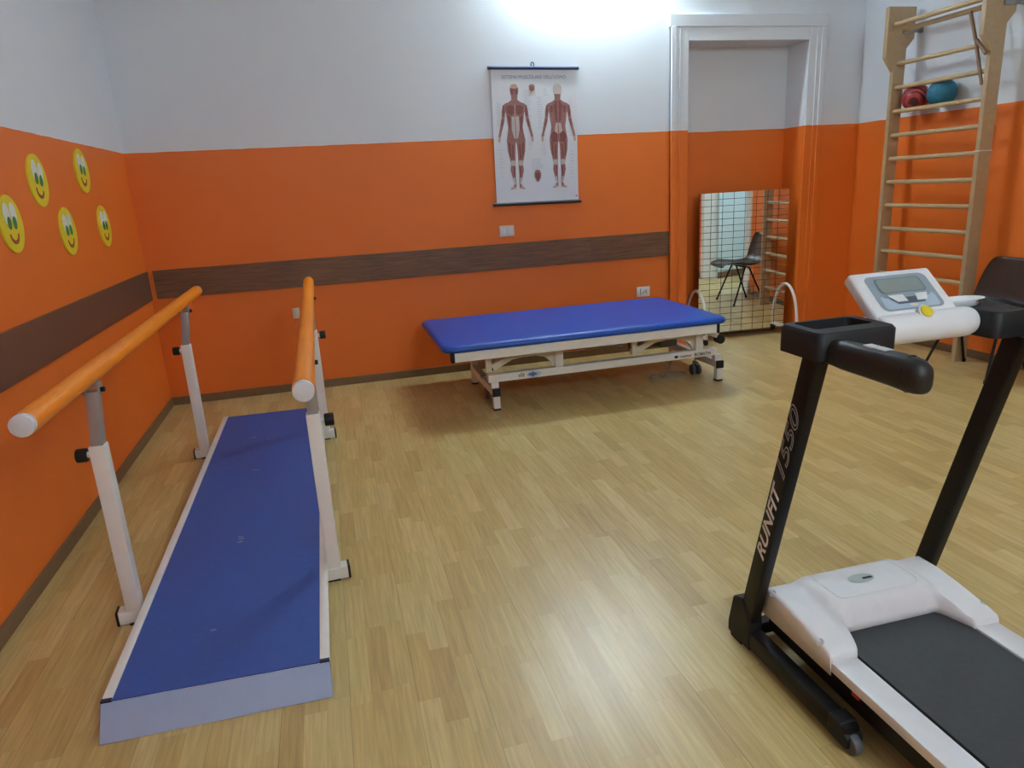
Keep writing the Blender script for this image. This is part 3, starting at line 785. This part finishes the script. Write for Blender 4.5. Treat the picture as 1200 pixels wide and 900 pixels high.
body = [(0, 0), (.030, .006), (.047, .04), (.046, .075), (.034, .112), (.032, .145), (.065, .166), (.112, .182), (.120, .21), (.100, .27), (.090, .34), (.080, .40), (.090, .46), (.104, .52), (.098, .62), (.078, .70), (.066, .75), (.074, .81), (.056, .88), (.038, .94), (.050, .965), (.085, .985), (.075, .995), (.022, .985), (.016, .94), (.020, .84), (.016, .76), (.014, .66), (.008, .56), (0, .535)]
arm = [(.108, .180), (.132, .20), (.146, .25), (.150, .31), (.168, .38), (.182, .44), (.196, .49), (.198, .53), (.182, .545), (.172, .50), (.160, .455), (.140, .40), (.120, .34), (.112, .28), (.100, .24)]
def figure(b, uc, back):
    H = .785; vt = .112; su = H * (BL - TL).length / (TR - TL).length * .92
    def P(x, y, lay): return sh(uc + x * su, vt + y * H, lay)
    def poly(pts, lay, mi): b.face([P(x, y, lay) for x, y in pts], mi)
    poly(body + [(-x, y) for x, y in body[-2:0:-1]], 1, 1)
    for s in (-1, 1):
        poly([(s * x, y) for x, y in arm], 2, 1)
        poly([(s * x, y) for x, y in ((.170, .49), (.196, .49), (.199, .53), (.184, .547), (.172, .52))], 3, 3)
        for q in ((.118, .20, .135, .30), (.130, .33, .156, .39)):
            poly([(s * q[0], q[1]), (s * (q[0] + .016), q[1] - .005), (s * q[2], q[3]), (s * (q[2] - .018), q[3])], 3, 2)
        poly([(s * x, y) for x, y in ((.03, .97), (.05, .965), (.083, .984), (.07, .993), (.025, .984))], 3, 3)
        # thighs, knees, calves
        for c in (((.03, .57), (.045, .56), (.05, .70), (.035, .70)), ((.066, .55), (.088, .54), (.075, .68), (.064, .68))): poly([(s * x, y) for x, y in c], 3, 2)
        poly([(s * x, y) for x, y in ((.020, .715), (.068, .715), (.064, .765), (.020, .765))], 3, 0)
        poly([(s * x, y) for x, y in ((.024, .78), (.040, .78), (.040, .88), (.026, .86))], 3, 2)
        poly([(s * x, y) for x, y in ((.030, .88), (.050, .88), (.036, .945), (.020, .945))], 3, 0)
        if not back:
            poly([(s * x, y) for x, y in ((.010, .20), (.05, .19), (.095, .21), (.085, .265), (.04, .285), (.010, .27))], 3, 2)
            poly([(s * x, y) for x, y in ((.004, .30), (.040, .30), (.044, .42), (.022, .50), (.004, .51))], 3, 0)
            poly([(s * x, y) for x, y in ((.055, .31), (.082, .29), (.070, .42), (.058, .42))], 3, 2)
            poly([(s * x, y) for x, y in ((.010, .05), (.035, .045), (.034, .085), (.012, .10))], 3, 2)
        else:
            poly([(s * x, y) for x, y in ((.008, .15), (.03, .16), (.05, .20), (.03, .33), (.010, .38))], 3, 2)
            poly([(s * x, y) for x, y in ((.055, .20), (.09, .205), (.085, .27), (.060, .26))], 3, 2)
            poly([(s * x, y) for x, y in ((.004, .36), (.03, .37), (.045, .44), (.008, .47))], 3, 0)
            poly([(s * x, y) for x, y in ((.014, .465), (.06, .44), (.092, .49), (.07, .55), (.014, .54))], 3, 2)
    if back: poly([(-.046, .05), (-.03, .008), (0, .0), (.03, .008), (.046, .05), (.04, .095), (-.04, .095)], 3, 0)
    else:
        poly([(-.044, .035), (-.03, .008), (0, .0), (.03, .008), (.044, .035), (.02, .042), (-.02, .042)], 3, 3)
        poly([(-.003, .19), (.003, .19), (.003, .30), (-.003, .30)], 4, 0)
b = MB(); figure(b, .262, False); figure(b, .772, True)
# small details between the figures: a hand above, a foot below
for uc, v0, k, up in ((.47, .128, 1.0, 1), (.505, .775, 1.15, -1)):
    pts = [(-.035, 0), (-.02, -.016), (.02, -.016), (.035, 0), (.034, .035), (.012, .045), (-.012, .045), (-.034, .035)]
    if up < 0: pts = [(-.02, -.03), (.02, -.03), (.036, .0), (.032, .04), (.012, .075), (-.012, .075), (-.034, .03), (-.034, 0)]
    b.face([sh(uc + x * k, v0 + y * .75 * k, 2) for x, y in pts], 1)
    b.face([sh(uc + x * k * .6, v0 + (y * .6 + .012) * .75 * k, 3) for x, y in pts], 2)
    if up > 0:
        for i in range(5):
            x = -.030 + .015 * i; b.face([sh(uc + x - .003, v0 + .03, 2), sh(uc + x + .003, v0 + .03, 2), sh(uc + x * 1.2 + .001, v0 + .07, 2), sh(uc + x * 1.2 - .003, v0 + .07, 2)], 3)
random.seed(11)
for (u0, u1, v0, v1, n) in ((.04, .12, .24, .42, 14), (.36, .46, .15, .30, 12), (.40, .47, .33, .60, 16), (.52, .60, .20, .44, 14), (.60, .66, .14, .20, 4), (.90, .96, .22, .50, 16), (.05, .12, .58, .80, 10), (.42, .62, .66, .74, 6), (.55, .64, .48, .64, 9), (.90, .96, .60, .82, 9)):
    for i in range(n):
        v = v0 + (v1 - v0) * (i + .5) / n; a = u0 + random.random() * .02; c = u1 - random.random() * (u1 - u0) * .45
        b.face([sh(a, v, 1), sh(c, v, 1), sh(c, v + .0035, 1), sh(a, v + .0035, 1)], 4)
b.face([sh(.965, .955, 1), sh(.985, .955, 1), sh(.985, .968, 1), sh(.965, .968, 1)], 5)
b.build('printed_figures', [M['tendon'], M['muscle'], M['muscled'], M['skin'], M['print'], M['printt']], sheet, smooth=False)
text('chart_title', "SISTEMA MUSCOLARE DELL'UOMO", .0345, sh(.50, .075, 2), TR - TL, TL - BL, M['printt'], sheet, align='CENTER', sx=.94)

# ------------------------------------------------------------------ smiley faces on the left wall
def smiley(y, z, r, label, tilt, first=None):
    if first is None:
        o = thing('smiley_sign', label, 'wall decoration', (0, y, z), 'paper smiley faces on the left wall')
        def put(name, pts, x0, x1, m):
            b = MB(); b.prism([(x0, y + p[0], z + p[1]) for p in pts], (x1 - x0, 0, 0)); return b.build(name, m, o)
        def ell(cy, cz, ry, rz, n=28): return [(cy + ry * math.cos(2 * PI * i / n), cz + rz * math.sin(2 * PI * i / n)) for i in range(n)]
        put('face', ell(0, 0, .113, .117, 40), 0, .007, M['smile_y'])
        for s in (-1, 1):
            put('eye', ell(s * .033, .040, .028, .046), .007, .009, M['smile_w']); put('pupil', ell(s * .027, .004, .017, .026), .009, .0105, M['smile_g'])
        n = 16; arc = [(.044 * math.cos(PI + PI * i / n), -.040 + .042 * math.sin(PI + PI * i / n)) for i in range(n + 1)]
        inn = [(.036 * math.cos(PI + PI * i / n), -.040 + .026 * math.sin(PI + PI * i / n)) for i in range(n, -1, -1)]
        put('smile', arc + inn, .007, .009, M['smile_r'])
    else:
        o = first.copy(); COL.objects.link(o); o.location = (0, y, z); o['label'] = label
        for c in first.children:
            d = c.copy(); COL.objects.link(d); d.parent = o
    o.rotation_euler = (tilt, 0, 0)
    return o
s0 = smiley(-2.084, 1.386, .115, 'yellow paper smiley face on the left wall, lower one nearest the camera', 0.0)
smiley(-1.680, 1.567, .115, 'yellow paper smiley face on the left wall, upper one nearest the camera', -0.18, s0)
smiley(-1.000, 1.632, .115, 'yellow paper smiley face set highest on the left wall, just under the white paint', -0.12, s0)
smiley(-1.424, 1.328, .115, 'yellow paper smiley face in the middle of the lower row of three', 0.05, s0)
smiley(-0.795, 1.329, .115, 'yellow paper smiley face nearest the room corner', 0.0, s0)

# ------------------------------------------------------------------ switches and socket on the back wall
sw = thing('light_switch', 'ivory two-gang switch plate under the anatomy chart', 'switch', (2.626, 0, 1.043))
b = MB(); b.box((2.565, -.009, 1.045), (2.685, 0, 1.128), bev=.003); b.build('plate', M['switch'], sw)
for x in (2.600, 2.650):
    b = MB(); b.box((x - .021, -.0125, 1.060), (x + .021, -.008, 1.113), bev=.0015); b.build('rocker', M['switchw'], sw)
so_ = thing('power_socket', 'white power socket plate just above the far edge of the blue bed', 'socket', (3.785, 0, .462))
b = MB(); b.box((3.725, -.010, .462), (3.843, 0, .545), bev=.003); b.build('plate', M['switchw'], so_)
b = MB(); b.box((3.762, -.0125, .480), (3.828, -.009, .530), bev=.001); ins = b.build('outlet_insert', M['switchw'], so_)
b = MB()
for dx, dz in ((-.014, -.006), (0, .004), (.014, -.006), (.012, .012)): b.cyl((3.796 + dx, -.0132, .502 + dz), (3.796 + dx, -.0120, .502 + dz), .0055, 10)
b.box((3.756, -.0128, .478), (3.7595, -.0095, .532)); each(b, 'outlet_hole', M['socketd'], ins)
bp_ = thing('outlet_cover', 'small square ivory wall plate low on the back wall between the parallel bars', 'wall plate', (.965, 0, .555))
b = MB(); b.box((.938, -.010, .557), (.990, 0, .636), bev=.003); b.build('plate', M['switch'], bp_)
b = MB(); b.box((.948, -.0125, .570), (.980, -.009, .622), bev=.001); b.build('insert', M['switch'], bp_)

# ------------------------------------------------------------------ posture mirror on wheels in the walled-up doorway
MY = .04; mx0, mx1, mz0, mz1 = 4.342, 5.168, .058, 1.270
mr = thing('posture_mirror', 'large gridded posture mirror on white arched feet in the orange wall recess', 'mirror', ((mx0 + mx1) / 2, MY, 0))
b = MB(); b.box((mx0, MY, mz0), (mx1, MY + .006, mz1)); b.build('glass', M['mirror'], mr, smooth=False)
b = MB(); b.box((mx0 + .004, MY + .0062, mz0 + .004), (mx1 - .004, MY + .020, mz1 - .004)); b.build('backing', M['mback'], mr, smooth=False)
for x in (mx0 - .010, mx1 + .010):
    L = .205
    b = MB(); arc = [(x, MY + .004 - L * math.cos(PI * i / 24), .060 + .388 * math.sin(PI * i / 24) ** .85) for i in range(25)]
    b.tube(arc, .0125, 12); b.bar((x, MY + .004 - L, .062), (x, MY + .004 + L, .062), .025, .025)
    st = b.build('arched_foot', M['wmetal'], mr)
    b = MB()
    for s in (-1, 1):
        yc = MY + .004 + s * (L - .012); b.cyl((x - .014, yc, .027), (x + .014, yc, .027), .027, 18, bev=.004); b.cyl((x, yc, .03), (x, yc, .06), .008, 8)
    each(b, 'wheel', M['black'], st)

mr.rotation_euler = (0, 0, -.08)

# ------------------------------------------------------------------ wall bars on the right wall
wb = thing('wall_bars', 'beech wall bars with round rungs fixed to the right wall', 'wall bars', (5.65, -1.0, 0))
YA, YB = -.580, -1.420
for yc in (YA, YB):
    P = [(5.592, yc, 0), (5.592, yc, 2.10), (5.512, yc, 2.20), (5.512, yc, 2.555), (5.758, yc, 2.555), (5.758, yc, 2.335), (5.695, yc, 2.265), (5.695, yc, 0)]
    b = MB(); b.prism([(x, y + .018, z) for x, y, z in P], (0, -.036, 0)); u = b.build('upright', M['beech'], wb, bevel=.004)
    for z in (2.39, .35):
        b = MB(); b.box((5.65, yc - .026, z - .02), (5.69, yc - .018, z + .02)); b.box((5.65, yc - .022, z - .016), (XR, yc - .019, z + .016)); b.box((XR - .004, yc - .05, z - .02), (XR, yc - .018, z + .02))
        b.build('wall_bracket', M['steel'], u)
for z in (2.156, 1.986, 1.812, 1.637, 1.462, 1.286, 1.107, .927, .749, .570, .390, .210):
    b = MB(); b.tube([(5.630, YA - .016, z), (5.630, YB + .016, z)], .0165, 14); b.build('rung', M['beechd'], wb)
b = MB(); b.tube([(5.575, YA - .016, 2.428), (5.575, YB + .016, 2.428)], .0175, 14); b.build('rung', M['beechd'], wb)
b = MB(); b.tube([(5.655, YA - .016, 2.394), (5.655, YB + .016, 2.394)], .0175, 14); b.build('rung', M['beechd'], wb)
b = MB(); b.box((5.589, YB - .021, 1.474), (5.698, YB - .018, 1.480)); b.box((5.588, YB - .021, 1.474), (5.591, YB + .021, 1.480)); b.box((5.695, YB - .021, 1.474), (5.698, YB + .021, 1.480)); b.box((5.589, YB + .018, 1.474), (5.698, YB + .021, 1.480))
b.build('cable_tie', M['wmetal'], wb)
# wooden stick with a cross peg leaning through the upper rungs
b = MB(); b.tube([(5.606, -1.230, 2.376), (5.606, -1.302, 2.173), (5.606, -1.382, 1.90)], [.012, .0115, .011], 10)
tag(b.build('wooden_stick', M['stick']), 'thin brown wooden stick hung at a slant across the upper rungs of the wall bars', 'stick')
b = MB(); b.tube([(5.575, -1.335, 2.185), (5.565, -1.425, 2.085)], .012, 10)
hk = b.build('peg', M['stick'], wb)
b = MB(); b.cyl((XR - .03, -1.325, 1.60), (XR, -1.325, 1.60), .008, 10); b.box((XR - .035, -1.335, 1.585), (XR - .028, -1.315, 1.665), bev=.002)
tag(b.build('wall_hook', M['black']), 'small dark hook on the orange wall just right of the wall bars', 'hook')
# two balls wedged between rungs and wall
b = MB(); b.ball((0, 0, 0), .0985); o = b.build('exercise_ball', M['redball'], origin=(0, 0, 0)); o.location = (5.706, -.722, 1.900); o.rotation_euler = (.4, .5, .3)
tag(o, 'red rubber ball with dark bands, resting on a rung of the wall bars', 'ball', 'balls on the wall bars')
b = MB(); b.ball((0, 0, 0), .0985); o = b.build('exercise_ball', M['tealball'], origin=(0, 0, 0)); o.location = (5.706, -.960, 1.902)
tag(o, 'plain teal rubber ball resting on a rung of the wall bars', 'ball', 'balls on the wall bars')

# ------------------------------------------------------------------ plastic shell chair by the right wall
cc = Vector((5.475, -1.70, 0))
hr_ = thing('shell_chair', 'dark brown plastic shell chair on thin black legs in front of the wall bars', 'chair', cc)
prof = [(-.270, .415), (-.276, .432), (-.258, .446), (-.19, .448), (-.10, .440), (-.02, .428), (.05, .424), (.105, .432), (.145, .458), (.168, .50), (.185, .56), (.202, .63), (.218, .70), (.226, .745), (.230, .762), (.238, .770), (.244, .764)]
wid = [1.07 * q for q in [.175, .185, .195, .205, .212, .216, .216, .213, .210, .206, .200, .190, .172, .150, .135, .125, .12]]
rows = []
for (dx, z), w in zip(prof, wid):
    row = []; dx += .025 if dx > .1 else 0
    for i in range(17):
        s = -1 + 2 * i / 16; a = abs(s)
        lift = .035 * max(0, (a - .45) / .55) ** 2
        t = min(1, max(0, (z - .44) / .1)) if dx > .08 else 0
        row.append((cc.x + dx - lift * t * .9, cc.y + s * w, z + lift * (1 - t) * (1 if dx > -.2 else .3)))
    rows.append(row)
b = MB(); b.grid(rows); sh_ = b.build('seat_shell', M['shell'], hr_, angle=70)
m = sh_.modifiers.new('thick', 'SOLIDIFY'); m.thickness = .006; m.offset = 0
m = sh_.modifiers.new('smooth', 'SUBSURF'); m.levels = 1; m.render_levels = 1
for s in (1, -1):
    yt = cc.y + s * .180; yb2 = cc.y + s * .252
    for xt, xb in ((-.02, -.165), (.02, .19)):
        b = MB(); b.tube([(cc.x + xt, yt, .420), (cc.x + xb, yb2, .008)], .0095, 10); lg = b.build('leg', M['blackm'], hr_)
        b = MB(); b.cyl((cc.x + xb, yb2, 0), (cc.x + xb * .985, yb2 - s * .003, .024), .0125, 10); b.build('rubber_tip', M['black'], lg)
b = MB(); b.tube([(cc.x - .02, cc.y - .180, .414), (cc.x - .02, cc.y + .180, .414)], .009, 10); b.tube([(cc.x + .02, cc.y - .180, .414), (cc.x + .02, cc.y + .180, .414)], .009, 10)
b.build('under_frame', M['blackm'], hr_)

# ------------------------------------------------------------------ camera and view
cam = bpy.data.cameras.new('camera'); co = bpy.data.objects.new('camera', cam); COL.objects.link(co)
cam.sensor_fit = 'HORIZONTAL'; cam.sensor_width = 36.0; cam.lens = 36.0 * 822.652 / 1200.0; cam.clip_start = .05
yaw, pitch, roll = .2419, .2739, -.0576
fwd = Vector((math.sin(yaw) * math.cos(pitch), math.cos(yaw) * math.cos(pitch), -math.sin(pitch)))
rt = Vector((math.cos(yaw), -math.sin(yaw), 0)); up = rt.cross(fwd)
r2 = rt * math.cos(roll) + up * math.sin(roll); u2 = up * math.cos(roll) - rt * math.sin(roll)
mw = Matrix((r2, u2, -fwd)).transposed().to_4x4(); mw.translation = (1.3178 * .947, -5.7763 * .947, 1.5 * .947)
co.matrix_world = mw
scene.camera = co
w = bpy.data.worlds.new('world'); scene.world = w; w.use_nodes = True
w.node_tree.nodes['Background'].inputs[0].default_value = (.5, .55, .6, 1); w.node_tree.nodes['Background'].inputs[1].default_value = .05
vs = scene.view_settings
scene.display_settings.display_device = 'sRGB'
vs.view_transform = 'Standard'; vs.look = 'None'; vs.gamma = 1.0; vs.use_curve_mapping = False
vs.exposure = 1.12
